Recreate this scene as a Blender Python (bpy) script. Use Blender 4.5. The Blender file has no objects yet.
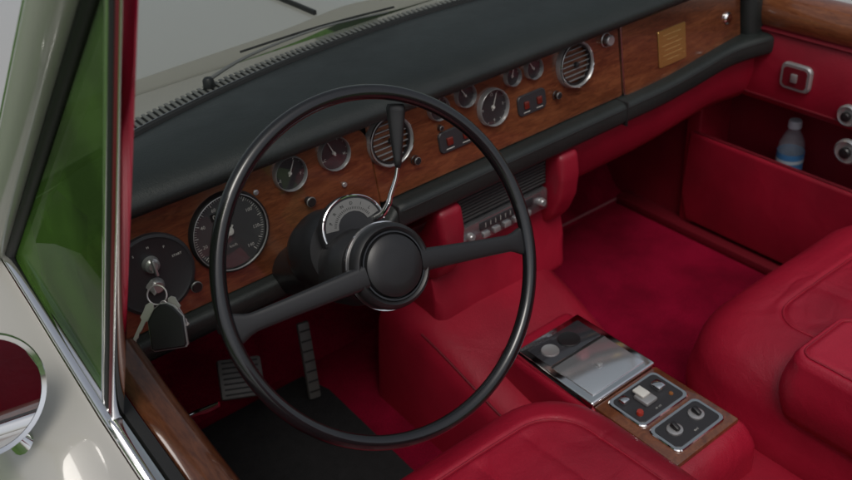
import bpy, bmesh, math, random
from mathutils import Vector, Matrix, noise
rad = math.radians
sin, cos, pi = math.sin, math.cos, math.pi
random.seed(5)
scene = bpy.context.scene
COL = scene.collection
V3 = Vector
# ------------------------------------------------------------------ camera frame
CAM = V3((-.80, -1.04, 1.225))
psi, pit, rol = rad(35), rad(33), rad(5)
FW = V3((sin(psi)*cos(pit), cos(psi)*cos(pit), -sin(pit)))
R0 = V3((cos(psi), -sin(psi), 0)); U0 = V3((sin(psi)*sin(pit), cos(psi)*sin(pit), cos(pit)))
RR = R0*cos(rol) - U0*sin(rol); UU = U0*cos(rol) + R0*sin(rol)
FPX = 900.0
def ray(px, py): return FW + RR*((px-426)/FPX) + UU*((240-py)/FPX)
def W(px, py, d): return CAM + ray(px, py)*d
def PL(px, py, p0, n):
    r = ray(px, py); return CAM + r*((V3(p0)-CAM).dot(n)/r.dot(n))
# ------------------------------------------------------------------ materials
def nodes(name):
    m = bpy.data.materials.new(name); m.use_nodes = True
    nt = m.node_tree; b = nt.nodes['Principled BSDF']
    return m, nt, b
def N(nt, t, **k):
    n = nt.nodes.new(t)
    for a, v in k.items(): setattr(n, a, v)
    return n
def tex(nt, kind, scale, detail=4, dist=0.0, vec=None):
    n = N(nt, kind); n.inputs['Scale'].default_value = scale
    if 'Detail' in n.inputs: n.inputs['Detail'].default_value = detail
    if 'Distortion' in n.inputs: n.inputs['Distortion'].default_value = dist
    if vec is None:
        tc = N(nt, 'ShaderNodeTexCoord'); vec = tc.outputs['Object']
    nt.links.new(vec, n.inputs['Vector']); return n
def ramp(nt, src, stops):
    r = N(nt, 'ShaderNodeValToRGB'); nt.links.new(src, r.inputs[0])
    e = r.color_ramp.elements
    while len(e) < len(stops): e.new(.5)
    for i, (p, c) in enumerate(stops):
        e[i].position = p; e[i].color = (*c, 1)
    return r
def bump(nt, b, src, strength, dist, prev=None):
    n = N(nt, 'ShaderNodeBump'); n.inputs['Strength'].default_value = strength; n.inputs['Distance'].default_value = dist
    nt.links.new(src, n.inputs['Height'])
    if prev is not None: nt.links.new(prev.outputs[0], n.inputs['Normal'])
    nt.links.new(n.outputs[0], b.inputs['Normal']); return n
def mat(name, col, rough=.5, metal=0, coat=0, var=0.0, vs=6, grain=None, rv=0.0, coatr=.05):
    m, nt, b = nodes(name)
    b.inputs['Base Color'].default_value = (*col, 1); b.inputs['Roughness'].default_value = rough
    b.inputs['Metallic'].default_value = metal
    b.inputs['Coat Weight'].default_value = coat; b.inputs['Coat Roughness'].default_value = coatr
    if var:
        t = tex(nt, 'ShaderNodeTexNoise', vs, 6)
        lo = tuple(c*(1-var) for c in col); hi = tuple(min(1, c*(1+var)) for c in col)
        r = ramp(nt, t.outputs['Fac'], [(.3, lo), (.7, hi)]); nt.links.new(r.outputs[0], b.inputs['Base Color'])
    if rv:
        t = tex(nt, 'ShaderNodeTexNoise', 14, 8)
        mr = N(nt, 'ShaderNodeMapRange'); mr.inputs['To Min'].default_value = max(.02, rough-rv); mr.inputs['To Max'].default_value = rough+rv
        nt.links.new(t.outputs['Fac'], mr.inputs[0]); nt.links.new(mr.outputs[0], b.inputs['Roughness'])
    if grain:
        t = tex(nt, 'ShaderNodeTexNoise', grain[0], 3); bump(nt, b, t.outputs['Fac'], grain[1], grain[2])
    return m
def leather(name, col, rough=.42, crease=.5, hi=1.3):
    m, nt, b = nodes(name)
    t = tex(nt, 'ShaderNodeTexNoise', 5, 7)
    r = ramp(nt, t.outputs['Fac'], [(.3, tuple(c*.74 for c in col)), (.72, tuple(min(1, c*hi) for c in col))])
    nt.links.new(r.outputs[0], b.inputs['Base Color'])
    mr = N(nt, 'ShaderNodeMapRange'); mr.inputs['To Min'].default_value = rough-.10; mr.inputs['To Max'].default_value = rough+.12
    t3 = tex(nt, 'ShaderNodeTexNoise', 22, 6); nt.links.new(t3.outputs['Fac'], mr.inputs[0]); nt.links.new(mr.outputs[0], b.inputs['Roughness'])
    v = tex(nt, 'ShaderNodeTexVoronoi', 420); b1 = bump(nt, b, v.outputs['Distance'], .35, .0006)
    c = tex(nt, 'ShaderNodeTexNoise', 13, 5, 1.2); b2 = bump(nt, b, c.outputs['Fac'], crease, .0045, b1)
    tc = N(nt, 'ShaderNodeTexCoord'); nz = tex(nt, 'ShaderNodeTexNoise', 10, 3)
    mxv = N(nt, 'ShaderNodeMix'); mxv.data_type = 'VECTOR'; mxv.inputs[0].default_value = .16
    nt.links.new(tc.outputs['Object'], mxv.inputs[4]); nt.links.new(nz.outputs['Color'], mxv.inputs[5])
    c2 = tex(nt, 'ShaderNodeTexVoronoi', 36, vec=mxv.outputs[1]); c2.feature = 'DISTANCE_TO_EDGE'
    rr = ramp(nt, c2.outputs['Distance'], [(0, (0, 0, 0)), (.03, (1, 1, 1))]); bump(nt, b, rr.outputs[0], crease*.18, .0008, b2)
    return m
M = {}
M['red'] = leather('red_leather', (.295, .007, .024), .37, .5)
M['red_side'] = leather('red_leather_panel', (.265, .006, .021), .44, .28)
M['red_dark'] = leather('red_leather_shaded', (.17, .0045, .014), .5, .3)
M['redtrim'] = mat('red_trim', (.13, .004, .011), .5)
M['pad'] = leather('black_green_vinyl', (.015, .0190, .0182), .44, .2, 1.2)
M['black'] = mat('black_plastic', (.013, .013, .014), .38, grain=(300, .15, .0004), rv=.06)
M['gloss'] = mat('gloss_black_rim', (.008, .008, .009), .20, coat=.5, rv=.05)
M['satin'] = mat('satin_black_spoke', (.015, .015, .016), .38, grain=(500, .2, .0003), rv=.05)
M['rubber'] = mat('rubber', (.012, .012, .012), .6)
M['dial'] = mat('dial_black', (.028, .028, .031), .45)
M['dialgrey'] = mat('dial_grey', (.055, .055, .055), .5)
M['quad'] = mat('quadrant_grey', (.15, .15, .145), .4)
M['cowl'] = mat('cowl_slat_grey', (.16, .16, .15), .5)
M['white'] = mat('dial_white', (.58, .58, .54), .5)
M['chrome'] = mat('chrome', (.86, .86, .86), .08, 1, rv=.04)
M['lid'] = mat('polished_lid', (.78, .81, .84), .16, .85, rv=.06)
M['slat'] = mat('satin_silver', (.42, .42, .42), .28, .6)
M['vslat'] = mat('vent_slat_grey', (.19, .19, .19), .35, .3)
M['radio'] = mat('radio_metal', (.36, .36, .37), .22, .85)
M['steel'] = mat('brushed_steel', (.62, .62, .64), .24, 1, rv=.06)
M['keym'] = mat('nickel_key', (.58, .54, .54), .28, .55)
M['gold'] = mat('gold_plaque', (.62, .40, .13), .28, .8)
M['redlens'] = mat('red_lens', (.32, .025, .012), .2, coat=1)
M['amber'] = mat('amber_lens', (.25, .09, .02), .2, coat=1)
M['cream'] = mat('cream_paint', (.42, .41, .375), .30, coat=1, coatr=.03)
M['slot'] = mat('dark_void', (.004, .004, .004), .9)
M['blue'] = mat('blue_label', (.05, .17, .36), .35)
M['capm'] = mat('white_plastic', (.42, .47, .52), .4)
M['matblk'] = mat('black_carpet_mat', (.013, .013, .014), .95, grain=(500, 1, .004), var=.3, vs=60)
M['binding'] = mat('grey_red_binding', (.30, .09, .105), .7)
def wood(name, s, g=1.0, coat=1.0):
    m, nt, b = nodes(name)
    tc = N(nt, 'ShaderNodeTexCoord'); mp = N(nt, 'ShaderNodeMapping'); mp.inputs['Scale'].default_value = s
    nt.links.new(tc.outputs['Object'], mp.inputs[0])
    n1 = tex(nt, 'ShaderNodeTexNoise', 6, 6, 1.0, mp.outputs[0])
    n2 = tex(nt, 'ShaderNodeTexNoise', 60, 6, 1.0, mp.outputs[0])
    mx = N(nt, 'ShaderNodeMix'); mx.data_type = 'FLOAT'; mx.inputs[0].default_value = .45
    nt.links.new(n1.outputs['Fac'], mx.inputs[2]); nt.links.new(n2.outputs['Fac'], mx.inputs[3])
    def c(*a): return tuple(x*g for x in a)
    r = ramp(nt, mx.outputs[0], [(.34, c(.075, .021, .009)), (.46, c(.130, .040, .016)), (.56, c(.185, .061, .024)), (.70, c(.25, .090, .036))])
    p = tex(nt, 'ShaderNodeTexNoise', 260, 4, 0, mp.outputs[0])
    r2 = ramp(nt, p.outputs['Fac'], [(.35, (.7, .7, .7)), (.55, (1, 1, 1))])
    mc = N(nt, 'ShaderNodeMix'); mc.data_type = 'RGBA'; mc.blend_type = 'MULTIPLY'; mc.inputs[0].default_value = .6
    nt.links.new(r.outputs[0], mc.inputs[6]); nt.links.new(r2.outputs[0], mc.inputs[7]); nt.links.new(mc.outputs[2], b.inputs['Base Color'])
    b.inputs['Roughness'].default_value = .30; b.inputs['Coat Weight'].default_value = coat; b.inputs['Coat Roughness'].default_value = .03
    return m
M['wood'] = wood('burr_walnut', (.55, 2.5, 2.5)); M['wood2'] = wood('walnut_long', (3, .5, 3), .55, .7); M['wood3'] = wood('walnut_door', (3, .5, 3), 1.1, 1); M['woodc'] = wood('walnut_console', (1.4, 1.4, 1.4), .95)
def carpet(name, col):
    m, nt, b = nodes(name)
    t = tex(nt, 'ShaderNodeTexNoise', 500, 3); t2 = tex(nt, 'ShaderNodeTexNoise', 9, 6)
    r = ramp(nt, t2.outputs['Fac'], [(.3, tuple(c*.65 for c in col)), (.7, tuple(c*1.3 for c in col))])
    r2 = ramp(nt, t.outputs['Fac'], [(.35, (.4, .4, .4)), (.65, (1, 1, 1))])
    mc = N(nt, 'ShaderNodeMix'); mc.data_type = 'RGBA'; mc.blend_type = 'MULTIPLY'; mc.inputs[0].default_value = .85
    nt.links.new(r.outputs[0], mc.inputs[6]); nt.links.new(r2.outputs[0], mc.inputs[7]); nt.links.new(mc.outputs[2], b.inputs['Base Color'])
    b.inputs['Roughness'].default_value = 1; b.inputs['Specular IOR Level'].default_value = .05
    bump(nt, b, t.outputs['Fac'], 1, .005); return m
M['carpet'] = carpet('red_carpet', (.34, .006, .036))
def glass(name, tint, f0=.04, k=1.0, painted_refl=None):
    m = bpy.data.materials.new(name); m.use_nodes = True; nt = m.node_tree; nt.nodes.clear()
    o = N(nt, 'ShaderNodeOutputMaterial'); t = N(nt, 'ShaderNodeBsdfTransparent'); t.inputs[0].default_value = (*tint, 1)
    g = N(nt, 'ShaderNodeBsdfGlossy'); g.inputs['Roughness'].default_value = .02
    lw = N(nt, 'ShaderNodeLayerWeight'); lw.inputs[0].default_value = .5
    pw = N(nt, 'ShaderNodeMath', operation='POWER'); nt.links.new(lw.outputs['Facing'], pw.inputs[0]); pw.inputs[1].default_value = 4.5
    mu = N(nt, 'ShaderNodeMath', operation='MULTIPLY_ADD'); nt.links.new(pw.outputs[0], mu.inputs[0]); mu.inputs[1].default_value = (1-f0)*k; mu.inputs[2].default_value = f0
    base = t.outputs[0]
    if painted_refl:  # mottled diffuse colour mixed in to stand for a reflection
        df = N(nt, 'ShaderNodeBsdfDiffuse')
        tn = tex(nt, 'ShaderNodeTexNoise', 5, 4); r = ramp(nt, tn.outputs['Fac'], [(.35, tuple(c*.3 for c in painted_refl[:3])), (.65, tuple(painted_refl[:3]))])
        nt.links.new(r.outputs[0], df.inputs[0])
        ms = N(nt, 'ShaderNodeMixShader'); ms.inputs[0].default_value = painted_refl[3]
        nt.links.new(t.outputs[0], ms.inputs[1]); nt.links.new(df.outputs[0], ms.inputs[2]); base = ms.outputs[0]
    mx = N(nt, 'ShaderNodeMixShader'); nt.links.new(mu.outputs[0], mx.inputs[0]); nt.links.new(base, mx.inputs[1]); nt.links.new(g.outputs[0], mx.inputs[2])
    nt.links.new(mx.outputs[0], o.inputs[0]); return m
M['glass'] = glass('clear_glass', (.76, .80, .76), .05, .7)
M['sideglass'] = glass('side_glass_painted_reflection', (.20, .27, .15), .05, .20, (.105, .235, .038, .62))  # diffuse green paints the lawn's reflection into the glass colour
M['dialglass'] = glass('dial_glass', (.96, .96, .96), .10)
M['mirror'] = mat('mirror_glass', (.8, .8, .8), .02, 1)
mb_, nt_, b_ = nodes('bottle_plastic'); b_.inputs['Base Color'].default_value = (.42, .48, .54, 1); b_.inputs['Roughness'].default_value = .08; b_.inputs['Alpha'].default_value = .22
M['bottle'] = mb_
def grass():
    m, nt, b = nodes('lawn_grass')
    t = tex(nt, 'ShaderNodeTexNoise', 40, 8); t2 = tex(nt, 'ShaderNodeTexNoise', 1.2, 5)
    mx = N(nt, 'ShaderNodeMix'); mx.data_type = 'FLOAT'; mx.inputs[0].default_value = .5
    nt.links.new(t.outputs['Fac'], mx.inputs[2]); nt.links.new(t2.outputs['Fac'], mx.inputs[3])
    r = ramp(nt, mx.outputs[0], [(.35, (.03, .075, .012)), (.65, (.10, .20, .035))]); nt.links.new(r.outputs[0], b.inputs['Base Color'])
    b.inputs['Roughness'].default_value = .9; bump(nt, b, t.outputs['Fac'], 1, .03); return m
M['grass'] = grass()
# ------------------------------------------------------------------ mesh builder
def FR(p, u=(1, 0, 0), v=(0, 1, 0), n=(0, 0, 1)):
    u, v, n = V3(u), V3(v), V3(n)
    return Matrix(((u.x, v.x, n.x, p[0]), (u.y, v.y, n.y, p[1]), (u.z, v.z, n.z, p[2]), (0, 0, 0, 1)))
def frame_from(p, n, up=(0, 0, 1)):
    n = V3(n).normalized(); u = V3(up).cross(n)
    if u.length < 1e-4: u = V3((1, 0, 0)).cross(n)
    u.normalize(); v = n.cross(u); return FR(p, u, v, n)
TXT = {}
def text_data(s, size):
    if (s, size) in TXT: return TXT[(s, size)]
    cu = bpy.data.curves.new('t', 'FONT'); cu.body = s; cu.size = size; cu.align_x = 'CENTER'; cu.align_y = 'CENTER'; cu.resolution_u = 2
    ob = bpy.data.objects.new('t', cu); COL.objects.link(ob); bpy.context.view_layer.update()
    me = ob.evaluated_get(bpy.context.evaluated_depsgraph_get()).to_mesh()
    d = ([v.co.copy() for v in me.vertices], [list(p.vertices) for p in me.polygons])
    bpy.data.objects.remove(ob); bpy.data.curves.remove(cu); TXT[(s, size)] = d; return d
class MB:
    def __init__(s): s.v = []; s.f = []; s.m = []
    def add(s, vs, fs, mi=0, mx=None):
        o = len(s.v)
        for p in vs:
            p = V3(p); s.v.append(mx @ p if mx is not None else p)
        for f in fs: s.f.append([i+o for i in f]); s.m.append(mi)
        return s
    def box(s, mx, size, bev=0.0, mi=0, seg=2):
        bm = bmesh.new(); bmesh.ops.create_cube(bm, size=1); bmesh.ops.scale(bm, vec=size, verts=bm.verts)
        if bev: bmesh.ops.bevel(bm, geom=bm.edges[:], offset=bev, segments=seg, affect='EDGES', profile=.5)
        bm.verts.index_update()
        s.add([v.co.copy() for v in bm.verts], [[v.index for v in f.verts] for f in bm.faces], mi, mx); bm.free(); return s
    def bx(s, x0, x1, y0, y1, z0, z1, bev=0, mi=0, seg=2):
        return s.box(Matrix.Translation(((x0+x1)/2, (y0+y1)/2, (z0+z1)/2)), (x1-x0, y1-y0, z1-z0), bev, mi, seg)
    def lathe(s, mx, prof, seg=40, mi=0, arc=1.0):
        vs = []; fs = []; n = len(prof)
        for k in range(seg):
            a = 2*pi*k/seg
            for r, h in prof: vs.append((r*cos(a), r*sin(a), h))
        for k in range(seg):
            k2 = (k+1) % seg
            for j in range(n-1): fs.append([k*n+j, k2*n+j, k2*n+j+1, k*n+j+1])
        return s.add(vs, fs, mi, mx)
    def loft(s, rings, closed=True, caps=False, mi=0):
        n = len(rings[0]); vs = [p for r in rings for p in r]; fs = []
        for i in range(len(rings)-1):
            for j in range(n if closed else n-1):
                j2 = (j+1) % n; fs.append([i*n+j, i*n+j2, (i+1)*n+j2, (i+1)*n+j])
        if caps: fs.append(list(range(n))[::-1]); fs.append([(len(rings)-1)*n+j for j in range(n)])
        return s.add(vs, fs, mi)
    def tube(s, pts, r, seg=10, mi=0, caps=True, smooth=0, flat=1.0, closed=False):
        pts = [V3(p) for p in pts]
        if smooth:
            q = []; n = len(pts)
            rs = r if isinstance(r, (list, tuple)) else [r]*n; rq = []
            for i in range(n-1):
                p0, p1, p2, p3 = pts[max(i-1, 0)], pts[i], pts[i+1], pts[min(i+2, n-1)]
                for k in range(smooth):
                    t = k/smooth
                    q.append(.5*((2*p1)+(p2-p0)*t+(2*p0-5*p1+4*p2-p3)*t*t+(3*p1-p0-3*p2+p3)*t**3)); rq.append(rs[i]*(1-t)+rs[i+1]*t)
            q.append(pts[-1]); rq.append(rs[-1]); pts = q; r = rq
        n = len(pts); rs = r if isinstance(r, (list, tuple)) else [r]*n
        d = ((pts[1]-pts[0])).normalized(); u = d.orthogonal().normalized(); rings = []
        for i in range(n):
            if closed: t = (pts[(i+1) % n]-pts[i-1]).normalized()
            else: t = (pts[min(i+1, n-1)]-pts[max(i-1, 0)]).normalized()
            u = (u-t*u.dot(t)).normalized(); w = t.cross(u)
            rings.append([pts[i]+u*cos(2*pi*k/seg)*rs[i]+w*sin(2*pi*k/seg)*rs[i]*flat for k in range(seg)])
        if closed: rings.append(rings[0]); caps = False
        return s.loft(rings, True, caps, mi)
    def text(s, mx, t, size, mi=0):
        v, f = text_data(t, size); return s.add(v, f, mi, mx)
    def poly(s, mx, pts, thick, mi=0, bev=0):
        n = len(pts); vs = [(x, y, 0) for x, y in pts]
        if bev:
            vs += [(x, y, thick-bev) for x, y in pts]
            ins = []
            for i in range(n):
                a = V3((*pts[i-1], 0)); b = V3((*pts[i], 0)); c = V3((*pts[(i+1) % n], 0))
                e1 = (b-a).normalized(); e2 = (c-b).normalized(); nn = V3((-e1.y-e2.y, e1.x+e2.x, 0))
                nn = nn.normalized() if nn.length > 1e-6 else V3((-e1.y, e1.x, 0))
                ins.append((b.x+nn.x*bev, b.y+nn.y*bev, thick))
            vs += ins; k = 3
        else: vs += [(x, y, thick) for x, y in pts]; k = 2
        fs = [list(range(n))[::-1], [(k-1)*n+i for i in range(n)]]
        for L in range(k-1):
            for i in range(n): j = (i+1) % n; fs.append([L*n+i, L*n+j, (L+1)*n+j, (L+1)*n+i])
        return s.add(vs, fs, mi, mx)
    def build(s, name, mats, parent=None, angle=38, label=None, smooth=True):
        if not isinstance(mats, (list, tuple)): mats = [mats]
        c = V3((0, 0, 0))
        if s.v:
            mn = V3([min(p[i] for p in s.v) for i in range(3)]); mxx = V3([max(p[i] for p in s.v) for i in range(3)]); c = V3(((mn.x+mxx.x)/2, (mn.y+mxx.y)/2, mn.z))
        me = bpy.data.meshes.new(name); me.from_pydata([p-c for p in s.v], [], s.f)
        for m in mats: me.materials.append(m)
        for p, i in zip(me.polygons, s.m): p.material_index = i; p.use_smooth = smooth
        bm = bmesh.new(); bm.from_mesh(me); bmesh.ops.recalc_face_normals(bm, faces=bm.faces); bm.to_mesh(me); bm.free()
        if smooth: me.set_sharp_from_angle(angle=rad(angle))
        me.update()
        o = bpy.data.objects.new(name, me); COL.objects.link(o); o.location = c; ORG[o.name] = c
        if parent:
            o.parent = parent; o.matrix_parent_inverse = Matrix.Translation(-ORG[parent.name])
        if label: o['label'] = label
        return o
ORG = {}
def thing(name, label, cat, loc, group=None):
    o = bpy.data.objects.new(name, None); COL.objects.link(o); o.location = loc; o.empty_display_size = .05
    o['label'] = label; o['category'] = cat
    if group: o['group'] = group
    ORG[o.name] = V3(loc); return o
def rrect(w, h, r, n=5, cx=0, cy=0):
    pts = []
    for (sx, sy, a0) in ((1, -1, -90), (1, 1, 0), (-1, 1, 90), (-1, -1, 180)):
        for k in range(n+1):
            a = rad(a0+90*k/n); pts.append((cx+sx*(w/2-r)+r*cos(a), cy+sy*(h/2-r)+r*sin(a)))
    return pts
def circ(c, u, v, r, n=64): return [V3(c)+V3(u)*r*cos(2*pi*k/n)+V3(v)*r*sin(2*pi*k/n) for k in range(n)]
def sm(a, b, x):
    t = max(0, min(1, (x-a)/(b-a))); return t*t*(3-2*t)
def pillow(mb, cx, cy, z0, zt, hx, hy, rp, rv, crown, seam=None, fn=None, mi=0, ns=44, nc=9, rings=44):
    out = []
    def outline(d, z):
        X, Y = max(hx-d, .002), max(hy-d, .002); r = max(min(rp-d*.75, X, Y), .0015); pts = []
        for (sx, sy, a0) in ((1, -1, -90), (1, 1, 0), (-1, 1, 90), (-1, -1, 180)):
            pts += [(cx+sx*(X-r)+r*cos(rad(a0+90*k/nc)), cy+sy*(Y-r)+r*sin(rad(a0+90*k/nc))) for k in range(nc+1)]
        full = []; m = nc+1
        for s_ in range(4):
            full += pts[s_*m:(s_+1)*m]
            a = pts[(s_+1)*m-1]; b = pts[((s_+1)*m) % (4*m)]
            for k in range(1, ns): t = k/ns; full.append((a[0]*(1-t)+b[0]*t, a[1]*(1-t)+b[1]*t))
        res = []
        for (x, y) in full:
            u = (x-cx)/hx; v = (y-cy)/hy
            cz = crown*(1-min(1, u*u))*(1-min(1, v*v))
            p = V3((x, y, z + (cz if z > z0+.02 else 0)))
            if seam and d > rv*.3:
                for sd in seam: p.z -= .005*math.exp(-((d-sd)/.0045)**2) - .003*math.exp(-((d-sd)/.02)**2)
            if fn: p = fn(p, u, v, d)
            res.append(p)
        return res
    for k in range(6): out.append(outline(0-.010*sin(pi*k/6), z0+(zt-rv-z0)*k/6))
    for k in range(9): a = (pi/2)*k/8; out.append(outline(rv*(1-cos(a)), zt-rv+rv*sin(a)))
    dm = min(hx, hy)
    for k in range(1, rings): out.append(outline(rv+(dm-rv)*k/(rings-1)*.998, zt))
    mb.loft(out, True, True, mi)
    return [p+V3((0, 0, .0010)) for p in outline(seam[0], zt)] if seam else None
# ================================================================== DASHBOARD
T = rad(8)
DN = V3((0, -cos(T), sin(T))); DV = V3((0, sin(T), cos(T))); DX = V3((1, 0, 0)); DP = V3((0, 0, .60))
def D(px, py, off=0.0): return PL(px, py, DP+DN*off, DN)
def DZ(x, z, off=0.0):
    return V3((x, (z-.60)*math.tan(T), z)) + DN*off
def DF(p): return FR(p, DX, DV, DN)
def yback(x): return .18-.33*(x-.05)**2
def yend(x): return -.028*sm(.64, .80, x)**1.5 - .03*sm(-.56, -.68, x)
dash = thing('dashboard', 'burr walnut dashboard with round dials under a black padded top roll', 'dashboard', (.06, 0, .44))
rings = []
xs = [-.66+1.45*i/60 for i in range(61)]
for x in xs:
    yb = max(yback(x), .0)+.03; e = yend(x)
    pr = [(.03, .652), (-.010, .652), (-.026, .657), (-.033, .666), (-.030, .677), (-.018, .687), (.004, .694), (.03, .698), (yb*.45+.01, .701), (yb*.75, .699), (yb, .692), (yb+.03, .675), (yb+.03, .60)]
    rings.append([V3((x, y+(e if j < 9 else e*.3), z-.006*sm(.65, .8, x)-.02*sm(-.55, -.67, x))) for j, (y, z) in enumerate(pr)])
MB().loft(rings, False, False).build('top_pad', M['pad'], dash, 60)
m = MB(); m.tube([V3((x, -.0275+yend(x), .6625-.006*sm(.65, .8, x)-.02*sm(-.55, -.67, x))) for x in xs], .0012, 6); m.build('pad_piping', M['rubber'], dash)
m = MB(); m.box(DF(DZ(.765, .582, .006)), (.050, .180, .045), .020, 0, 6); m.build('end_pad', M['pad'], dash, 60)
XS, XG = -.163, .392
def fascia(name, x0, x1, z0, z1, thick, rc=.012, mt='wood'):
    w = x1-x0; h = (z1-z0)/cos(T)
    c = DZ((x0+x1)/2, (z0+z1)/2, 0)
    return MB().poly(DF(c), rrect(w, h, rc, 4), thick, 0, .002).build(name, M[mt], dash, 30)
fascia('wood_fascia', -.615, XS, .484, .648, .006, .03)
fascia('wood_fascia', XS+.002, XG-.003, .515, .653, .002, .006)
gd = fascia('glovebox_door', XG+.001, .738, .510, .650, .004, .012)
MB().bx(-.66, .78, .012, .05, .45, .665).build('fascia_backing', M['black'], dash)
pp = D(672, 45, .005)
q = MB().poly(DF(pp), rrect(.078, .070, .004, 4), .0012, 0, .0005).build('plaque', M['gold'], gd)
m = MB()
for k in range(6):
    w = [.05, .03, .058, .046, .055, .034][k]; m.box(DF(pp+DV*(.024-.0095*k)+DN*.0014), (w, .0010, .0004))
m.build('engraved_lines', mat('engraving', (.38, .24, .09), .6), q)
m = MB(); m.lathe(DF(D(727, 18, .004)), [(0, .006), (.009, .006), (.012, .003), (.012, 0)], 24); m.build('glovebox_lock', M['chrome'], gd)
def rollz(x):
    s = sm(XS-.015, XS+.015, x); return .4665*(1-s)+.492*s+.022*sm(.45, .78, x)
rings = []
for x in [-.66+1.435*i/70 for i in range(71)]:
    s = sm(XS-.015, XS+.015, x); zc = rollz(x); e = yend(x); hh = .019*(1-s)+.0225*s
    ring = []
    for k in range(24):
        a = 2*pi*k/24; cx_, cz_ = cos(a), sin(a)
        ring.append(V3((x, -.012+.030*math.copysign(abs(cx_)**.6, cx_)+e, zc+hh*math.copysign(abs(cz_)**.5, cz_))))
    rings.append(ring)
MB().loft(rings, True, True).build('lower_roll', M['pad'], dash, 60)
MB().tube([V3((x, -.0415+yend(x), rollz(x)+.012)) for x in [-.14+.9*i/40 for i in range(41)]], .0012, 6).build('roll_piping', M['rubber'], dash)
for x in (-.148, .372):
    MB().box(FR((x, -.013, rollz(x))), (.003, .0605, .0475), .001).build('roll_seam', M['rubber'], dash)
def gauge(name, px, py, r, nums=None, ticks=30, a0=225, a1=-45, needle=200, size=.008, deep=.006, face='dial', off=.006, txt=None, red=None):
    p = D(px, py, off); f = DF(p)
    m = MB(); m.lathe(f, [(r*.94, .001), (r*.94, deep), (r*.955, deep+.0025), (r*.985, deep+.003), (r*1.02, deep+.001), (r*1.04, .0), (r*1.04, -.004)], 56)
    g = m.build(name, M['slat' if r < .035 else 'black'], dash)
    m = MB(); m.lathe(f, [(r*.945, deep+.0005), (r*.95, deep+.0025), (r*.96, deep+.0033), (r*.97, deep+.0030)], 56); m.build('bezel_ring', M['slat'], g)
    m = MB(); m.lathe(f, [(0, .0015), (r*.95, .0015)], 48); m.build('dial', M[face], g)
    m = MB()
    for k in range(ticks+1):
        a = rad(a0+(a1-a0)*k/ticks); L = .10 if k % 5 == 0 else .06; R1 = r*.90
        d = V3((cos(a), sin(a), 0)); u = V3((-sin(a), cos(a), 0))
        m.box(f @ FR(d*(R1-L*r/2)+V3((0, 0, .0021)), d, u), (L*r, .0010 if k % 5 == 0 else .0005, .0003))
    if nums:
        for k, t in enumerate(nums):
            if t:
                a = rad(a0+(a1-a0)*k/(len(nums)-1)); m.text(f @ Matrix.Translation((r*.70*cos(a), r*.70*sin(a), .0022)), t, size)
    if txt:
        for (x, y, t, s) in txt: m.text(f @ Matrix.Translation((x*r, y*r, .0022)), t, s)
    m.build('markings', M['white'], g)
    if red:
        m = MB()
        for k in range(8):
            a = rad(red[0]+(red[1]-red[0])*k/7); d = V3((cos(a), sin(a), 0)); m.box(f @ FR(d*(r*.84)+V3((0, 0, .0023)), d, V3((-sin(a), cos(a), 0))), (.002, r*.09, .0003))
        m.build('red_sector', M['redlens'], g)
    if needle is not None:
        a = rad(needle); d = V3((cos(a), sin(a), 0)); u = V3((-sin(a), cos(a), 0)); m = MB()
        m.poly(f @ FR((0, 0, .003), d, u), [(-.18*r, -.0012), (.78*r, -.0004), (.78*r, .0004), (-.18*r, .0012)], .0006); m.lathe(f, [(0, .0055), (r*.09, .005), (r*.11, .002)], 20)
        m.build('needle', M['white'], g)
    m = MB(); m.lathe(f, [(0, deep*.9), (r*.95, deep*.8)], 40); m.build('dial_glass', M['dialglass'], g)
    return g
M['sdial'] = mat('speedometer_grey', (.060, .062, .065), .45)
sp = gauge('speedometer', 229, 231, .0575, ['0', '20', '40', '60', '80', '100', '120', '140'], 70, 232, -52, 232, .0070, face='sdial', txt=[(0, -.38, 'km/h', .006), (0, .22, 'MPH', .005)])
f = DF(D(229, 231, .006)); m = MB(); m.box(f @ Matrix.Translation((-.004, .028, .0027)), (.034, .0105, .001)); m.build('odometer_window', M['slot'], sp)
m = MB(); [m.text(f @ Matrix.Translation((-.016+.0062*k, .028, .0036)), c, .0095) for k, c in enumerate('07514')]; m.build('odometer_digits', M['white'], sp)
gauge('fuel_gauge', 289, 173, .0255, ['E', '', 'F'], 8, 200, -20, 60, .006, off=.006)
gauge('temperature_gauge', 333, 153, .0255, ['C', '', 'H'], 8, 200, -20, 110, .006, off=.006)
gauge('clock', 492, 107, .031, ['12', '3', '6', '9', ''], 12, 90, -270, 65, .0065, off=.002)
gauge('small_gauge', 464, 95, .0195, None, 8, 200, -20, 120, .005, off=.002)
gauge('small_gauge', 437, 108, .0195, None, 8, 200, -20, 70, .005, off=.002)
gauge('small_gauge', 532, 68, .0185, None, 8, 200, -20, 120, .005, off=.002, red=(90, 180))
gauge('small_gauge', 511, 76, .0165, None, 6, 200, -20, 70, .005, off=.002)
f = DF(D(153, 274, .006)); m = MB(); m.lathe(f, [(0, .004), (.050, .004), (.053, .006), (.057, .005), (.058, 0)], 56)
sb = m.build('switchbox', M['dial'], dash)
m = MB()
for k, t in enumerate(['OFF', 'S', 'H', 'P', 'START']):
    a = rad(150-32*k); m.text(f @ Matrix.Translation((.040*cos(a), .040*sin(a), .0045)), t, .0048)
m.build('markings', M['white'], sb)
m = MB(); m.lathe(f @ Matrix.Translation((0, .016, 0)), [(0, .016), (.006, .016), (.007, .014), (.010, .012), (.012, .004)], 24); m.box(f @ Matrix.Translation((0, .016, .018)), (.004, .024, .010), .0015); m.build('lamp_switch', M['slat'], sb)
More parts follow.
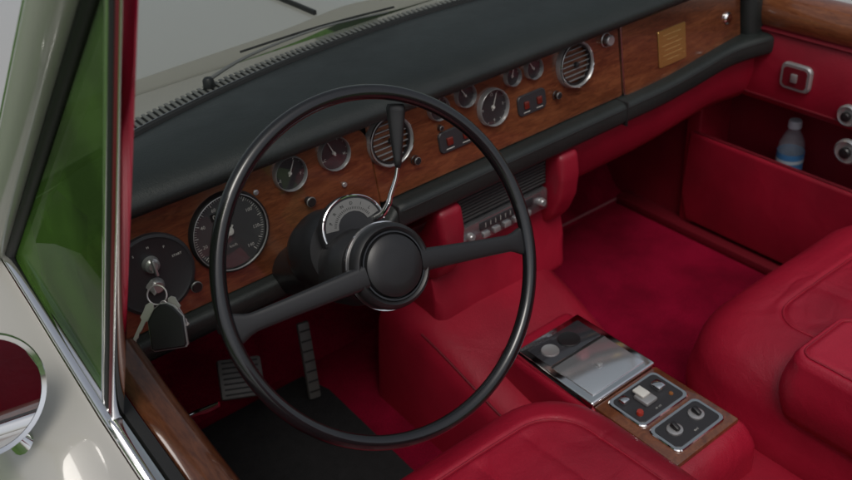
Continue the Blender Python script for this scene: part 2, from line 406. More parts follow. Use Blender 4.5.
m = MB(); m.lathe(f @ Matrix.Translation((-.002, -.016, 0)), [(0, .012), (.0075, .012), (.0105, .009), (.012, .004)], 24); m.build('key_barrel', M['slat'], sb)
def vent(px, py, r=.041):
    f = DF(D(px, py, .002)); m = MB(); m.lathe(f, [(r*.87, -.006), (r*.865, .006), (r*.89, .011), (r*.925, .0125), (r*.96, .011), (r, .006), (r*1.01, -.002)], 56); v = m.build('air_vent', M['slat'], dash)
    m = MB(); m.lathe(f, [(r*.94, .0112), (r*.965, .0128), (r*.985, .0110)], 56); m.build('bright_ring', M['chrome'], v)
    m = MB(); m.lathe(f, [(0, -.005), (r*.88, -.005)], 40); m.build('vent_cavity', M['slot'], v)
    m = MB(); m.lathe(f, [(r*.79, .004), (r*.80, .009), (r*.86, .009), (r*.87, .002)], 56); m.build('vent_inner_ring', M['black'], v)
    for k in range(-3, 4):
        y = k*r*.215; w = 2*math.sqrt(max(0, (r*.80)**2-y*y))
        m = MB(); m.box(f @ Matrix.Translation((0, y, .003)) @ Matrix.Rotation(rad(-12), 4, 'X'), (w, .0018, .009), .0006)
        m.build('vent_louvre', M['vslat'], v)
    m = MB(); m.lathe(f, [(0, .013), (.0042, .012), (.005, .006)], 20); m.build('vent_knob', M['black'], v)
vent(388, 140); vent(573, 64)
def knob(px, py, r, h, mt='black', off=.004, name='knob'):
    f = DF(D(px, py, off)); m = MB(); m.lathe(f, [(r*1.35, 0), (r*1.35, .001), (r*1.2, .0018)], 28); m.lathe(f, [(0, h), (r*.8, h), (r, h*.85), (r*.9, h*.35), (r*.75, .001)], 28)
    k = m.build(name, M[mt], dash); m = MB(); m.lathe(f, [(r*.82, h*.96), (r*1.03, h*.86), (r*1.03, h*.78)], 28); m.build('knob_ring', M['vslat'], k)
for a in [(193, 284, .008, .016), (307, 200, .0075, .016), (343, 184, .004, .006, 'slat'), (415, 160, .006, .010), (556, 95, .006, .010), (606, 40, .0095, .013, 'slat'), (255, 192, .004, .004, 'slat'), (440, 128, .004, .006)]:
    knob(*a)
def rocker_panel(px, py, w, h, lens):
    f = DF(D(px, py, .002)); m = MB(); m.poly(f, rrect(w, h, h*.25, 5), .004, 0, .0012); p = m.build('switch_panel', M['dial'], dash)
    for sx in (-1, 1):
        m = MB(); m.box(f @ Matrix.Translation((sx*w*.23, 0, .005)), (w*.16, h*.36, .005), .0012); m.build('lamp_lens', M[lens], p)
        m = MB(); m.box(f @ Matrix.Translation((sx*w*.23, -h*.34, .0043)), (w*.22, .0012, .0004)); m.build('marking', M['white'], p)
M['dimred'] = mat('dim_red_lens', (.13, .016, .010), .25, coat=.6)
rocker_panel(456, 137, .073, .036, 'dimred'); rocker_panel(531, 102, .064, .036, 'dimred')
m = MB(); m.box(DF(DZ(XG-.0012, .583, .003)), (.0022, .136, .005)); m.build('chrome_trim', M['steel'], dash)
m = MB(); m.loft([[V3((x, y, z)) for (y, z) in ((-.02, .45), (.0, .42), (.06, .40), (.30, .38))] for x in (-.64, -.08)], False); m.build('knee_panel', M['black'], dash)
rings = []
for i in range(31):
    x = .255+.52*i/30; e = yend(x)*.8; dz = .022*sm(.45, .78, x)
    rings.append([V3((x, y+e, z+dz)) for (y, z) in ((.0, .475), (-.008, .460), (-.010, .43), (.0, .385), (.018, .362), (.05, .352), (.25, .37))])
MB().loft(rings, False).build('leather_knee_roll', M['red_side'], dash, 60)
def sideprof(mb, x0, x1, prof, bev, mi=0, seg=4):
    bm = bmesh.new(); a = [bm.verts.new((x0, y, z)) for y, z in prof]; b = [bm.verts.new((x1, y, z)) for y, z in prof]
    n = len(prof); bm.faces.new(a); bm.faces.new(b[::-1])
    for i in range(n): bm.faces.new((a[i], b[i], b[(i+1) % n], a[(i+1) % n]))
    if bev: bmesh.ops.bevel(bm, geom=bm.edges[:], offset=bev, segments=seg, affect='EDGES', profile=.5)
    bm.verts.index_update(); mb.add([v.co.copy() for v in bm.verts], [[v.index for v in f.verts] for f in bm.faces], mi); bm.free(); return mb
stk = thing('centre_stack', 'red leather centre stack with black louvred grille and chrome radio below the walnut fascia', 'radio console', (.09, .05, .2))
PR = [(-.040, .468), (-.046, .42), (-.040, .375), (-.022, .335), (.0, .310), (.25, .310), (.25, .468)]
sideprof(MB(), -.070, -.018, PR, .013).build('side_bolster', M['red_side'], stk, 60)
sideprof(MB(), .202, .252, PR, .013).build('side_bolster', M['red_side'], stk, 60)
MB().bx(-.02, .204, .012, .25, .235, .468).build('stack_core', M['black'], stk)
g = MB().bx(-.014, .198, -.010, .012, .405, .465, .003).build('air_grille', M['black'], stk)
for k in range(8): MB().bx(-.008, .192, -.0135, -.009, .411+.0066*k, .4128+.0066*k, .0004).build('grille_slat', M['dialgrey'], g)
r_ = MB().bx(-.010, .194, -.018, .012, .358, .401, .004).build('radio', M['radio'], stk)
MB().bx(.030, .155, -.0205, -.017, .382, .397, .001).build('radio_scale', M['dial'], r_)
m = MB()
for k in range(9): m.bx(.042+.0115*k, .0426+.0115*k, -.0213, -.0203, .385, .394)
m.build('scale_marks', M['white'], r_)
for k in range(5): MB().bx(.036+.0245*k, .051+.0245*k, -.023, -.017, .364, .374, .0015).build('radio_button', M['slat'], r_)
for x in (.008, .176):
    MB().lathe(FR((x, -.018, .379), (1, 0, 0), (0, 0, 1), (0, -1, 0)), [(0, .009), (.0055, .009), (.0072, .007), (.008, 0)], 28).build('radio_knob', M['slat'], r_)
sideprof(MB(), -.066, .248, [(.014, .354), (.006, .33), (-.004, .27), (-.022, .20), (.2, .20), (.2, .354)], .020, seg=6).build('stack_lower_panel', M['red_side'], stk, 70)
m = MB(); m.tube([W(183, 419, 1.22), W(196, 413, 1.21), W(208, 409, 1.205), W(219, 404, 1.20)], [.003, .0045, .0055, .004], 12, smooth=4, flat=.5); m.tube([W(190, 417, 1.215), W(170, 410, 1.32)], .003, 8); m.build('brake_release_handle', M['chrome'], dash)
# ================================================================== STEERING
A = rad(28); C = V3((-.328, -.284, .615)); WN = V3((0, -cos(A), sin(A))); WV = V3((0, sin(A), cos(A))); WU = V3((1, 0, 0))
wh = thing('steering_wheel', 'large thin rimmed black two spoke steering wheel with round hub', 'steering wheel', C)
MB().tube(circ(C, WU, WV, .2095, 120), .0092, 18, closed=True).build('rim', M['gloss'], wh)
def spoke(ang):
    a = rad(ang); d = WU*cos(a)+WV*sin(a); s = WN.cross(d); rings = []
    for k in range(21):
        t = k/20; r = .038+t*(.205-.038); w = .0110+.0035*(1-t)**2+.0085*sm(.82, 1, t)**1.5; th = .0040*(1-t)+.0045
        cen = C+d*r+WN*(.010*(1-t)-.003)
        rings.append([cen+s*w*math.copysign(abs(cos(2*pi*j/20))**.5, cos(2*pi*j/20))+WN*th*math.copysign(abs(sin(2*pi*j/20))**.6, sin(2*pi*j/20)) for j in range(20)])
    MB().loft(rings, True, True).build('spoke', M['satin'], wh, 60)
spoke(-14); spoke(177)
HF = FR(C, WU, WV, WN)
MB().lathe(HF, [(.030, -.045), (.046, -.035), (.0520, -.012), (.0530, .004), (.0510, .011), (.0465, .0145), (.0440, .0130), (.0410, .009), (0, .009)], 64).build('hub', M['satin'], wh)
MB().lathe(HF, [(0, .0215), (.021, .021), (.032, .0192), (.0370, .0160), (.0388, .009)], 64).build('horn_button', M['satin'], wh)
MB().lathe(HF, [(.0393, .0095), (.0399, .0140), (.0417, .0140), (.0425, .0095)], 64).build('horn_ring', M['gloss'], wh)
MB().lathe(HF, [(.0527, -.006), (.0543, -.006), (.0543, -.010), (.0527, -.010)], 64).build('trim_ring', M['chrome'], wh)
col = thing('steering_column', 'black steering column housing with gear quadrant and chrome selector lever behind the wheel', 'steering column', C-WN*.3)
cf = FR(C, WU, WV, WN)
m = MB(); m.lathe(cf, [(0, -.30), (.038, -.30), (.040, -.20), (.042, -.15), (.048, -.125), (.050, -.085), (.047, -.062), (.038, -.052), (0, -.050)], 48); m.build('housing', M['satin'], col)
m = MB(); m.lathe(FR(C-WN*.135+WV*.024, WU, WV, WN), [(0, -.072), (.030, -.068), (.050, -.045), (.058, -.015), (.056, .020), (.050, .036), (0, .040)], 48); m.build('column_shroud', M['black'], col)
qf = FR(C-WN*.092+WV*.050+WU*.014, WU*1.12, WV, WN)
half = [(.041*cos(rad(a)), .041*sin(rad(a))) for a in range(0, 181, 10)]+[(-.041, -.012), (.041, -.012)]
qd = MB().poly(qf, half, .012, 0, .002).build('gear_quadrant', M['black'], col)
m = MB(); m.tube([qf @ V3((.0395*cos(rad(a)), .0395*sin(rad(a)), .0125)) for a in range(-8, 189, 7)], .0016, 8); m.build('quadrant_rim', M['chrome'], qd)
half2 = [(.036*cos(rad(a)), .036*sin(rad(a))) for a in range(10, 171, 10)]+[(.020*cos(rad(a)), .020*sin(rad(a))) for a in range(170, 9, -20)]
MB().poly(qf @ Matrix.Translation((0, 0, .0122)), half2, .0006).build('quadrant_face', M['quad'], qd)
m = MB()
for k, t in enumerate(['P', 'R', 'N', 'D', 'I', 'L']):
    a = rad(150-24*k); m.text(qf @ FR((.030*cos(a), .030*sin(a), .0133), (sin(a), -cos(a), 0), (cos(a), sin(a), 0)), t, .0055)
for k in range(26):
    a = rad(160-5.6*k); d = V3((cos(a), sin(a), 0)); m.box(qf @ FR(d*.0240+V3((0, 0, .0131)), d, V3((-sin(a), cos(a), 0))), (.003, .0005, .0003))
m.build('gear_letters', M['slot'], qd)
m = MB(); m.tube([W(340, 226, 1.19), W(366, 221, 1.17), W(381, 215, 1.155), W(388, 205, 1.148), W(391, 194, 1.145), W(396, 178, 1.14), W(398, 164, 1.135)], [.0042, .0042, .004, .004, .0036, .003, .003], 12, smooth=6); lev = m.build('selector_lever', M['chrome'], col)
rings = []
for k in range(17):
    t = k/16; c = W(398-2.5*t, 168-64*t, 1.135-.02*t); w = .0042+.0085*t; th = .0050+.001*t
    if k == 0: w = .003; th = .002
    if k == 16: w *= .82; th = .0035
    rings.append([c+RR*w*math.copysign(abs(cos(2*pi*j/16))**.7, cos(2*pi*j/16))+FW*th*math.copysign(abs(sin(2*pi*j/16))**.7, sin(2*pi*j/16)) for j in range(16)])
MB().loft(rings, True, True).build('lever_knob', M['satin'], lev, 60)
m = MB(); m.tube([W(335, 292, 1.13), W(290, 306, 1.09), W(250, 319, 1.06), W(218, 330, 1.04)], [.006, .0048, .0042, .0058], 12, smooth=5); m.build('indicator_stalk', M['satin'], col)
m = MB(); m.tube([C-WN*.28, C-WN*.75], .024, 20); m.build('column_tube', M['black'], col)
# ================================================================== KEYS
k0 = W(151, 289, 1.165)
kr = thing('key_ring', 'key ring with two silver keys and black leather fob hanging from the ignition', 'keys', k0)
kc = W(157, 295, 1.155)
MB().tube(circ(kc, RR, UU, .0125, 40), .0012, 8, closed=True).build('ring', M['keym'], kr)
def keyshape(p0, p1, name, w=.0085):
    d = (p1-p0).normalized(); s = d.cross(FW).normalized(); n = d.cross(s)
    m = MB(); L = (p1-p0).length
    f = FR(p0, d, s, n)
    m.poly(f, [(0, -.0025), (L*.1, -.006), (L*.25, -w*.9), (L*.40, -.006), (L*.45, -.003), (L, -.0028), (L*1.02, 0), (L, .0028), (L*.9, .0018), (L*.85, .003), (L*.75, .0018), (L*.68, .003), (L*.45, .003), (L*.40, .006), (L*.25, w*.9), (L*.1, .006), (0, .0025)], .002, 0, .0004)
    m.build(name, M['keym'], kr)
keyshape(W(152, 303, 1.15), W(134, 343, 1.145), 'key', .006); keyshape(W(170, 297, 1.15), W(188, 325, 1.145), 'key', .006)
keyshape(W(149, 284, 1.175), W(156, 294, 1.158), 'ignition_key', .006)
fc = W(168, 328, 1.14); fu = (RR*cos(rad(9))+UU*sin(rad(9))).normalized(); fv = (UU*cos(rad(9))-RR*sin(rad(9))).normalized()
fpts = [(-.019, -.026), (.019, -.026), (.022, -.023), (.022, .012), (.012, .026), (.004, .031), (-.004, .031), (-.012, .026), (-.022, .012), (-.022, -.023)]
fo = MB().poly(FR(fc, fu, fv, -FW), fpts, .008, 0, .0018).build('fob', M['satin'], kr)
MB().poly(FR(fc+FW*.0005, fu, fv, -FW), [(x*1.06, y*1.05) for x, y in fpts], .0045, 0, .0008).build('fob_edge', M['slat'], fo)
MB().tube(circ(fc+fv*.031-FW*.003, RR, UU, .004, 20), .0008, 6, closed=True).build('fob_ring', M['keym'], kr)
# ================================================================== CONSOLE
con = thing('centre_console', 'red leather centre console topped with chrome tray and walnut switch panel between the seats', 'console', (.032, -.38, 0))
def tunnel_fn():
    rings = []
    for i in range(33):
        y = -1.3+1.42*i/32; f = sm(-.30, .05, y); h = .165+.068*f
        pts = [(-.132, 0), (-.122, h*.45), (-.112, h*.78), (-.100, h*.92), (-.080, h*.985), (-.055, h), (.03, h+.003), (.13+.04*f, h), (.152+.04*f, h*.985), (.172+.04*f, h*.92), (.184+.04*f, h*.78), (.192+.04*f, h*.45), (.200+.04*f, 0)]
        rings.append([V3((x, y, z)) for x, z in pts])
    return rings
MB().loft(tunnel_fn(), False).build('tunnel', M['red_side'], con, 75)
MB().tube([V3((-.099, -.62+.62*k/14, (.165+.068*sm(-.30, .05, -.62+.62*k/14))*.925)) for k in range(15)], .0022, 8).build('tunnel_piping', M['redtrim'], con)
CB = [(-.150, .242), (-.132, .19), (-.115, .08), (-.525, .08), (-.548, .15), (-.545, .215), (-.522, .242)]
sideprof(MB(), -.047, .113, CB, .014).build('console_body', M['red'], con, 60)
wp = MB().bx(-.037, .102, -.514, -.356, .238, .249, .003).build('walnut_panel', M['woodc'], con)
tr = MB().bx(-.040, .105, -.3545, -.182, .238, .2545, .0040, seg=3).build('chrome_tray', M['chrome'], con)
MB().bx(-.026, .091, -.250, -.196, .2535, .2553, .0008).build('dark_tray_insert', mat('smoked_insert', (.035, .035, .04), .10, coat=1), tr)
for x, r in ((.0, .015), (.043, .019)):
    MB().lathe(FR((x, -.223, .2552)), [(0, .0015), (r*.8, .0018), (r*.95, .0025), (r, .0015), (r*1.02, 0)], 32).build('coin', M['slat' if x == 0 else 'black'], tr)
MB().bx(-.026, .091, -.343, -.257, .2535, .2568, .0012).build('tray_lid', M['lid'], tr)
MB().bx(.027, .037, -.306, -.296, .2565, .261, .002).build('lid_catch', M['slat'], tr)
MB().bx(-.027, .092, -.2563, -.2530, .2537, .2562, .0005).build('lid_hinge', M['rubber'], tr)
p1 = MB().poly(FR((.034, -.400, .2485)), rrect(.108, .074, .011, 5), .0045, 0, .0015).build('switch_plate', M['chrome'], con)
MB().poly(FR((.034, -.400, .2526)), rrect(.096, .062, .008, 5), .0014, 0, .0004).build('plate_face', M['dial'], p1)
MB().bx(.015, .040, -.414, -.386, .2535, .261, .003).build('rocker', M['slat'], p1)
MB().bx(.019, .036, -.402, -.380, .261, .2655, .002).build('rocker_tip', M['white'], p1)
MB().bx(.053, .070, -.405, -.385, .2535, .263, .004).build('rocker', M['chrome'], p1)
MB().bx(-.008, .007, -.390, -.375, .2535, .262, .004).build('rocker', M['chrome'], p1)
MB().lathe(FR((-.002, -.415, .2535)), [(0, .007), (.0045, .0068), (.0055, .0055), (.0055, 0)], 20).build('red_button', M['redlens'], p1)
MB().lathe(FR((.066, -.417, .2535)), [(0, .003), (.003, .0025), (.004, 0)], 20).build('indicator_lamp', M['amber'], p1)
m = MB(); m.text(FR((.030, -.4235, .2541)), 'HI  LO', .0042); m.build('markings', M['white'], p1)
p2 = MB().poly(FR((.034, -.473, .2485)), rrect(.108, .060, .011, 5), .0045, 0, .0015).build('switch_plate', M['chrome'], con)
MB().poly(FR((.034, -.473, .2526)), rrect(.096, .048, .008, 5), .0014, 0, .0004).build('plate_face', M['dial'], p2)
for x in (.010, .058):
    s_ = MB().lathe(FR((x, -.470, .2535)), [(.012, .0), (.012, .003), (.0095, .004), (0, .004)], 24).build('toggle_switch', M['slat'], p2)
    MB().box(FR((x, -.470, .2605)) @ Matrix.Rotation(rad(20), 4, 'X'), (.008, .016, .010), .003).build('toggle_tip', M['black'], p2)
m = MB(); m.text(FR((.034, -.490, .2541)), 'SEAT', .0042); m.build('markings', M['white'], p2)
# ================================================================== SEATS
def wr(amp, seed):
    def fn(p, u, v, d):
        n = noise.noise(V3((p.x*5+seed, p.y*5, p.z*4)))*amp
        q = noise.noise(V3((p.x*9+seed+noise.noise(p*8)*.9, p.y*19+noise.noise(p*7)*1.2, p.z*9)))
        n += -.0014*max(0, 1-abs(q)/.09)*sm(.10, .5, noise.noise(V3((p.x*5+3, p.y*5+seed, 0)))+.25)
        p.z += n*(1 if d > .02 else .5); return p
    return fn
def seatfn(seed, c0, lim, per=.085, amp=.005):
    base = wr(.0045, seed)
    def fn(p, u, v, d):
        p = base(p, u, v, d)
        if d > lim:
            ph = abs(cos((p.x-c0)*pi/per)); k = sm(lim, lim+.02, d)
            p.z += k*(amp*(1-(1-ph)**2.6)-amp*.8)
        return p
    return fn
ds = thing('driver_seat', 'red leather driver seat cushion nearest the camera below the steering wheel', 'seat', (-.33, -.6, 0))
m = MB(); pl = pillow(m, -.326, -.605, .13, .300, .274, .316, .12, .055, .036, [.072], seatfn(1, -.326, .075), ns=110, rings=70); m.build('seat_cushion', M['red'], ds, 75)
MB().tube(pl, .0020, 8, closed=True).build('seat_piping', M['red_side'], ds)
m = MB(); m.bx(-.58, -.08, -.88, -.36, .02, .16, .02); m.build('seat_base', M['red_side'], ds)
m = MB(); m.box(Matrix.Translation((-.332, -1.02, .52)) @ Matrix.Rotation(rad(14), 4, 'X'), (.52, .14, .54), .06, 0, 5); m.build('backrest', M['red'], ds, 60)
ps = thing('passenger_seat', 'wide red leather passenger seat cushion at the right with seam and folded armrest', 'seat', (.44, -.66, 0))
m = MB(); pl = pillow(m, .445, -.66, .12, .295, .292, .335, .14, .08, .030, [.115], seatfn(7, .445, .118, .12, .0025), ns=110, rings=70); m.build('seat_cushion', M['red'], ps, 75)
MB().tube(pl, .0022, 8, closed=True).build('seat_piping', M['red_side'], ps)
m = MB(); m.bx(.20, .70, -.94, -.42, .02, .16, .02); m.build('seat_base', M['red_side'], ps)
m = MB(); m.box(Matrix.Translation((.445, -1.09, .52)) @ Matrix.Rotation(rad(14), 4, 'X'), (.54, .14, .54), .06, 0, 5); m.build('backrest', M['red'], ps, 60)
m = MB(); pl = pillow(m, .222, -.765, .25, .365, .072, .225, .028, .018, .006, [.014], wr(.003, 3), rings=24, ns=70); m.build('armrest', M['red'], ps, 75)
MB().tube(pl, .0016, 8, closed=True).build('armrest_piping', M['red_side'], ps)
# ================================================================== DRIVER DOOR
dd = thing('driver_door', 'cream driver door with walnut capping, chrome quarter window frame and glass with the green lawn reflection painted in', 'car door', (-.67, -.5, 0))
def zb(y): return .611+.085*min(0, y)+.12*y if y > -.24 else .611-.0492-.05*(-.24-y)
def dsec(fn, y0, y1, n=24):
    return [[V3((x, y0+(y1-y0)*i/n, z)) for x, z in fn(y0+(y1-y0)*i/n)] for i in range(n+1)]
MB().loft(dsec(lambda y: [(-.648, zb(y)-.002), (-.640, zb(y)+.004), (-.620, zb(y)+.004), (-.608, zb(y)-.002), (-.603, zb(y)-.014), (-.604, zb(y)-.040), (-.61, zb(y)-.040)], -.15, -1.5), False).build('wood_capping', M['wood2'], dd, 60)
MB().loft(dsec(lambda y: [(-.664, zb(y)-.01), (-.662, zb(y)+.004), (-.650, zb(y)+.003), (-.648, zb(y)-.01)], .07, -1.5), False).build('rubber_seal', M['rubber'], dd)
MB().loft(dsec(lambda y: [(-.684, zb(y)-.006), (-.683, zb(y)+.004), (-.675, zb(y)+.008), (-.666, zb(y)+.004), (-.665, zb(y)-.006)], .085, -1.5), False).build('chrome_waist_strip', M['chrome'], dd, 60)
MB().loft(dsec(lambda y: [(-.685, zb(y)-.003), (-.70, zb(y)-.004), (-.735, zb(y)-.012), (-.77, zb(y)-.032), (-.795, zb(y)-.07), (-.808, zb(y)-.13), (-.81, .3), (-.80, -.05), (-.76, -.15)], .10, -1.5), False).build('outer_skin', M['cream'], dd, 60)
MB().loft(dsec(lambda y: [(-.608, zb(y)-.035), (-.602, .48), (-.595, .35), (-.595, .02)], -.10, -1.5), False).build('inner_panel', M['red_side'], dd, 60)
B0 = V3((-.67, .07, .622)); B1 = V3((-.67, -.24, .572))
T1 = W(120, 0, .64); T0 = W(90, 0, .68)
def ext(a, b, t): return a+(b-a)*t
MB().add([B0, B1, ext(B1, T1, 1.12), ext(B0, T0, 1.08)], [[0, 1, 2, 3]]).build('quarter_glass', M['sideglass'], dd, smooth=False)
def strip(a, b, wdir, w, th, mi, mb, off=0.0):
    d = (b-a).normalized(); n = V3((-1, 0, 0)); s = d.cross(n).normalized(); n = s.cross(d).normalized()
    c = (a+b)/2+s*off; mb.box(FR(c, d, s, n), ((b-a).length, w, th), min(w, th)*.3, mi); return mb
P1 = ext(B1, T1, 1.15)
m = MB(); strip(B1, P1, None, .0065, .013, 0, m, -.0100); m.build('divider_chrome', M['chrome'], dd)
m = MB(); strip(B1, P1, None, .0090, .012, 0, m, -.0022); m.build('divider_seal', M['rubber'], dd)
m = MB(); strip(B1, P1, None, .0105, .012, 0, m, .0076); m.build('divider_red_edge', M['redtrim'], dd)
m = MB(); strip(B1, P1, None, .0028, .013, 0, m, .0143); m.build('divider_bright_edge', M['chrome'], dd)
m = MB(); strip(B0, ext(B0, T0, 1.12), None, .0070, .011, 0, m, 0); strip(B0, B1, None, .0065, .010, 0, m, 0); m.build('quarter_frame', M['chrome'], dd)
mc = W(-16, 396, .90); mn = V3((.28, -.93, .22)).normalized(); mf = frame_from(mc, mn)
mr = MB().lathe(mf, [(0, -.040), (.03, -.037), (.052, -.022), (.062, -.004), (.0645, .003), (.0625, .006), (.058, .004)], 56).build('mirror', M['chrome'], dd)
MB().lathe(mf, [(0, .0035), (.0585, .0035)], 48).build('mirror_glass', M['mirror'], mr)
MB().tube([mc-mn*.03-V3((0, 0, .01)), mc-mn*.03+V3((.01, .0, -.05)), V3((mc.x+.02, mc.y+.02, zb(mc.y)-.03))], [.012, .008, .016], 14, smooth=4).build('mirror_stem', M['chrome'], mr)
# ================================================================== PASSENGER DOOR
pd = thing('passenger_door', 'far passenger door in red leather with walnut capping and chrome latch fittings', 'car door', (.79, -.5, 0))
XD = .785
MB().loft(dsec(lambda y: [(XD-.004, .547), (XD-.012, .553), (XD-.014, .575), (XD-.008, .600), (XD+.01, .612), (XD+.04, .612)], .02, -1.4), False).build('wood_capping', M['wood3'], pd, 60)
MB().loft(dsec(lambda y: [(XD+.04, .611), (XD+.06, .613), (XD+.08, .605), (XD+.15, .57), (XD+.17, .4), (XD+.16, -.05)], .2, -1.4), False).build('outer_skin', M['cream'], pd, 60)
MB().loft(dsec(lambda y: [(XD, .549), (XD-.010, .543), (XD-.012, .44), (XD-.012, .400), (XD-.006, .388), (XD+.01, .384)], .10, -1.4), False).build('leather_panel', M['red_side'], pd, 60)
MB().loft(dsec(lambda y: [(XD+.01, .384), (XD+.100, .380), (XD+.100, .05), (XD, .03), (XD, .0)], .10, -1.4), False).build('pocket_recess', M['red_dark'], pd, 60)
MB().tube([V3((XD-.012, y, .543)) for y in (.02, -1.4)], .003, 8).build('panel_piping', M['redtrim'], pd)
MB().tube([V3((XD-.0125, y, .402)) for y in (.09, -1.4)], .0026, 8).build('panel_piping', M['redtrim'], pd)
pk = sideprof(MB(), .766, .784, [(.11, .262), (.12, .10), (.10, .03), (-.95, .03), (-.95, .262)], .008).build('door_pocket', M['red_side'], pd, 60)
sideprof(MB(), .774, .888, [(.125, .40), (.125, .02), (.085, .02), (.085, .40)], .006).build('pocket_end', M['red_side'], pk, 60)
MB().bx(.782, .885, -.95, .09, .06, .070).build('pocket_floor', M['redtrim'], pk)
MB().tube([V3((.775, y, .2635)) for y in (.10, -.95)], .0035, 8).build('pocket_piping', M['redtrim'], pk)
def onx(px, py, x): return PL(px, py, (x, 0, 0), V3((1, 0, 0)))
def XF(p): return FR(p, V3((0, -1, 0)), V3((0, 0, 1)), V3((-1, 0, 0)))
h = MB(); p = onx(797, 77, XD-.013); h.poly(XF(p), rrect(.068, .056, .014, 5), .008, 0, .003); h = h.build('door_latch', M['slat'], pd)
MB().poly(XF(p+V3((-.0082, 0, 0))), rrect(.052, .040, .008, 5), .001).build('latch_recess', M['redtrim'], h)
MB().box(XF(p+V3((-.011, 0, .0))), (.014, .018, .006), .002).build('latch_lever', M['slat'], h)
for (px, py, r) in ((849, 115, .022), (848, 151, .026)):
    p = onx(px, py, XD-.013)
    k = MB().lathe(XF(p), [(r, 0), (r, .006), (r*.85, .009), (r*.7, .007), (0, .007)], 32).build('escutcheon', M['slat'], pd)
    MB().lathe(XF(p), [(0, .018), (r*.36, .017), (r*.44, .014), (r*.40, .006)], 28).build('escutcheon_knob', M['black'], k)
bp = PL(791, 150, (.828, 0, 0), V3((1, 0, 0))); bp.z = .071
bt = thing('water_bottle', 'clear plastic water bottle with blue label standing in the passenger door pocket', 'bottle', bp)
bf = Matrix.Translation(bp)
MB().lathe(bf, [(0, 0), (.024, .0), (.028, .006), (.028, .05), (.026, .10), (.028, .15), (.028, .200), (.026, .221), (.018, .241), (.0125, .251), (.0125, .261)], 40).build('bottle_body', M['bottle'], bt, 60)
MB().lathe(bf, [(.0287, .160), (.0287, .202)], 40).build('label_band', M['blue'], bt)
MB().lathe(bf, [(.0290, .180), (.0290, .188)], 40).build('label_stripe', M['capm'], bt)
MB().lathe(bf, [(0, .273), (.0125, .273), (.0140, .270), (.0140, .257)], 28).build('bottle_cap', M['capm'], bt)
# ================================================================== CAR BODY
car = thing('car_body', 'cream painted convertible body shell with windscreen, bonnet and dark red carpeted floor', 'car', (.05, .2, -.15))
MB().bx(-.64, .89, -1.6, .42, -.03, 0).build('floor_carpet', M['carpet'], car)
MB().loft([[V3((x, y, z)) for (y, z) in ((.30, 0), (.34, .015), (.40, .10), (.46, .22), (.47, .60))] for x in (-.66, 0, .88)], False).build('bulkhead_carpet', M['carpet'], car, 60)
for x0, x1, nm in ((-.66, -.62, 'kick_panel'), (.79, .83, 'kick_panel')):
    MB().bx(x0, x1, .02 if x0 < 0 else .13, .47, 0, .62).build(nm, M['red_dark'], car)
MB().bx(.745, .79, -1.4, .30, 0, .022, .004).build('sill_plate', M['redtrim'], car)
MB().tube([V3((.225, .26, .01)), V3((.235, .30, .012)), V3((.45, .305, .012)), V3((.77, .30, .012))], .003, 8).build('carpet_binding', M['binding'], car)
MB().tube([V3((.262, -.02, .012)), V3((.250, .10, .012)), V3((.238, .27, .012))], .003, 8).build('carpet_binding', M['binding'], car)
def pedal(px0, py0, px1, py1, w, y, name, mt):
    a = PL(px0, py0, (0, y, 0), V3((0, 1, 0))); b = PL(px1, py1, (0, y-.05, 0), V3((0, 1, 0)))
    d = (b-a); L = d.length; d.normalize(); s = V3((1, 0, 0)); s = (s-d*s.dot(d)).normalized(); n = s.cross(d)
    p = MB().box(FR((a+b)/2, s, d, n), (w, L, .012), .005).build(name, M[mt], car)
    for k in range(7): MB().box(FR(a+d*L*(k+.8)/7.6, s, d, n), (w*.82, .003, .0155), .001).build('pedal_rib', M['rubber'], p)
    return p
M['pedal'] = mat('worn_rubber_pedal', (.12, .12, .11), .5, grain=(200, .4, .001))
pedal(238, 358, 244, 398, .080, .20, 'brake_pedal', 'pedal')
pedal(302, 322, 315, 398, .026, .24, 'accelerator_pedal', 'pedal')
MB().poly(FR((0, 0, .003)), [(-.58, -.9), (-.205, -.9), (-.20, .20), (-.22, .27), (-.58, .27)], .007, 0, .003).build('floor_mat', M['matblk'])
fm = bpy.data.objects['floor_mat']; fm['label'] = 'black carpet mat lying in the driver footwell under the pedals'; fm['category'] = 'floor mat'
def ywin(x): return yback(x)+.045
rings = []
for i in range(41):
    x = -.70+1.5*i/40; yb = ywin(x); rings.append([V3((x, yb, .678)), V3((x, yb+.02, .672)), V3((x, .36, .652)), V3((x, .385, .640)), V3((x, .388, .60))])
MB().loft(rings, False).build('scuttle_panel', M['cream'], car, 40)
rings = []
for i in range(31):
    y = .392+2.0*i/30; zc = .672-.02*((y-.39)/2)**2; row = []
    for j in range(61):
        x = -.82+1.76*j/60; u = (x-.06)/.88; z = zc-.03*u*u - .10*max(0, (abs(u)-.80)/.2)**2+.012*math.exp(-((abs(u)-.78)/.07)**2)+.010*math.exp(-(abs(u)/.10)**2)
        row.append(V3((x, y, z)))
    if i == 0: rings.append([p-V3((0, 0, .03)) for p in row])
    rings.append(row)
MB().loft(rings, False).build('bonnet', M['cream'], car, 50)
m = MB(); m.bx(.0, .006, .40, 2.2, .664, .6865); m.build('bonnet_shut_line', M['rubber'], car)
for x0, y0 in ((-.82, .2), (.94, .2)):
    MB().loft([[V3((x0, y0, .60)), V3((x0, y0, .0))], [V3((x0, 2.39, .56)), V3((x0, 2.39, 0))]], False).build('front_wing', M['cream'], car)
def zsc(x, y):
    yb = ywin(x); return .672+(.652-.672)*max(0, (y-yb-.02))/(.36-yb-.02)
rings = []
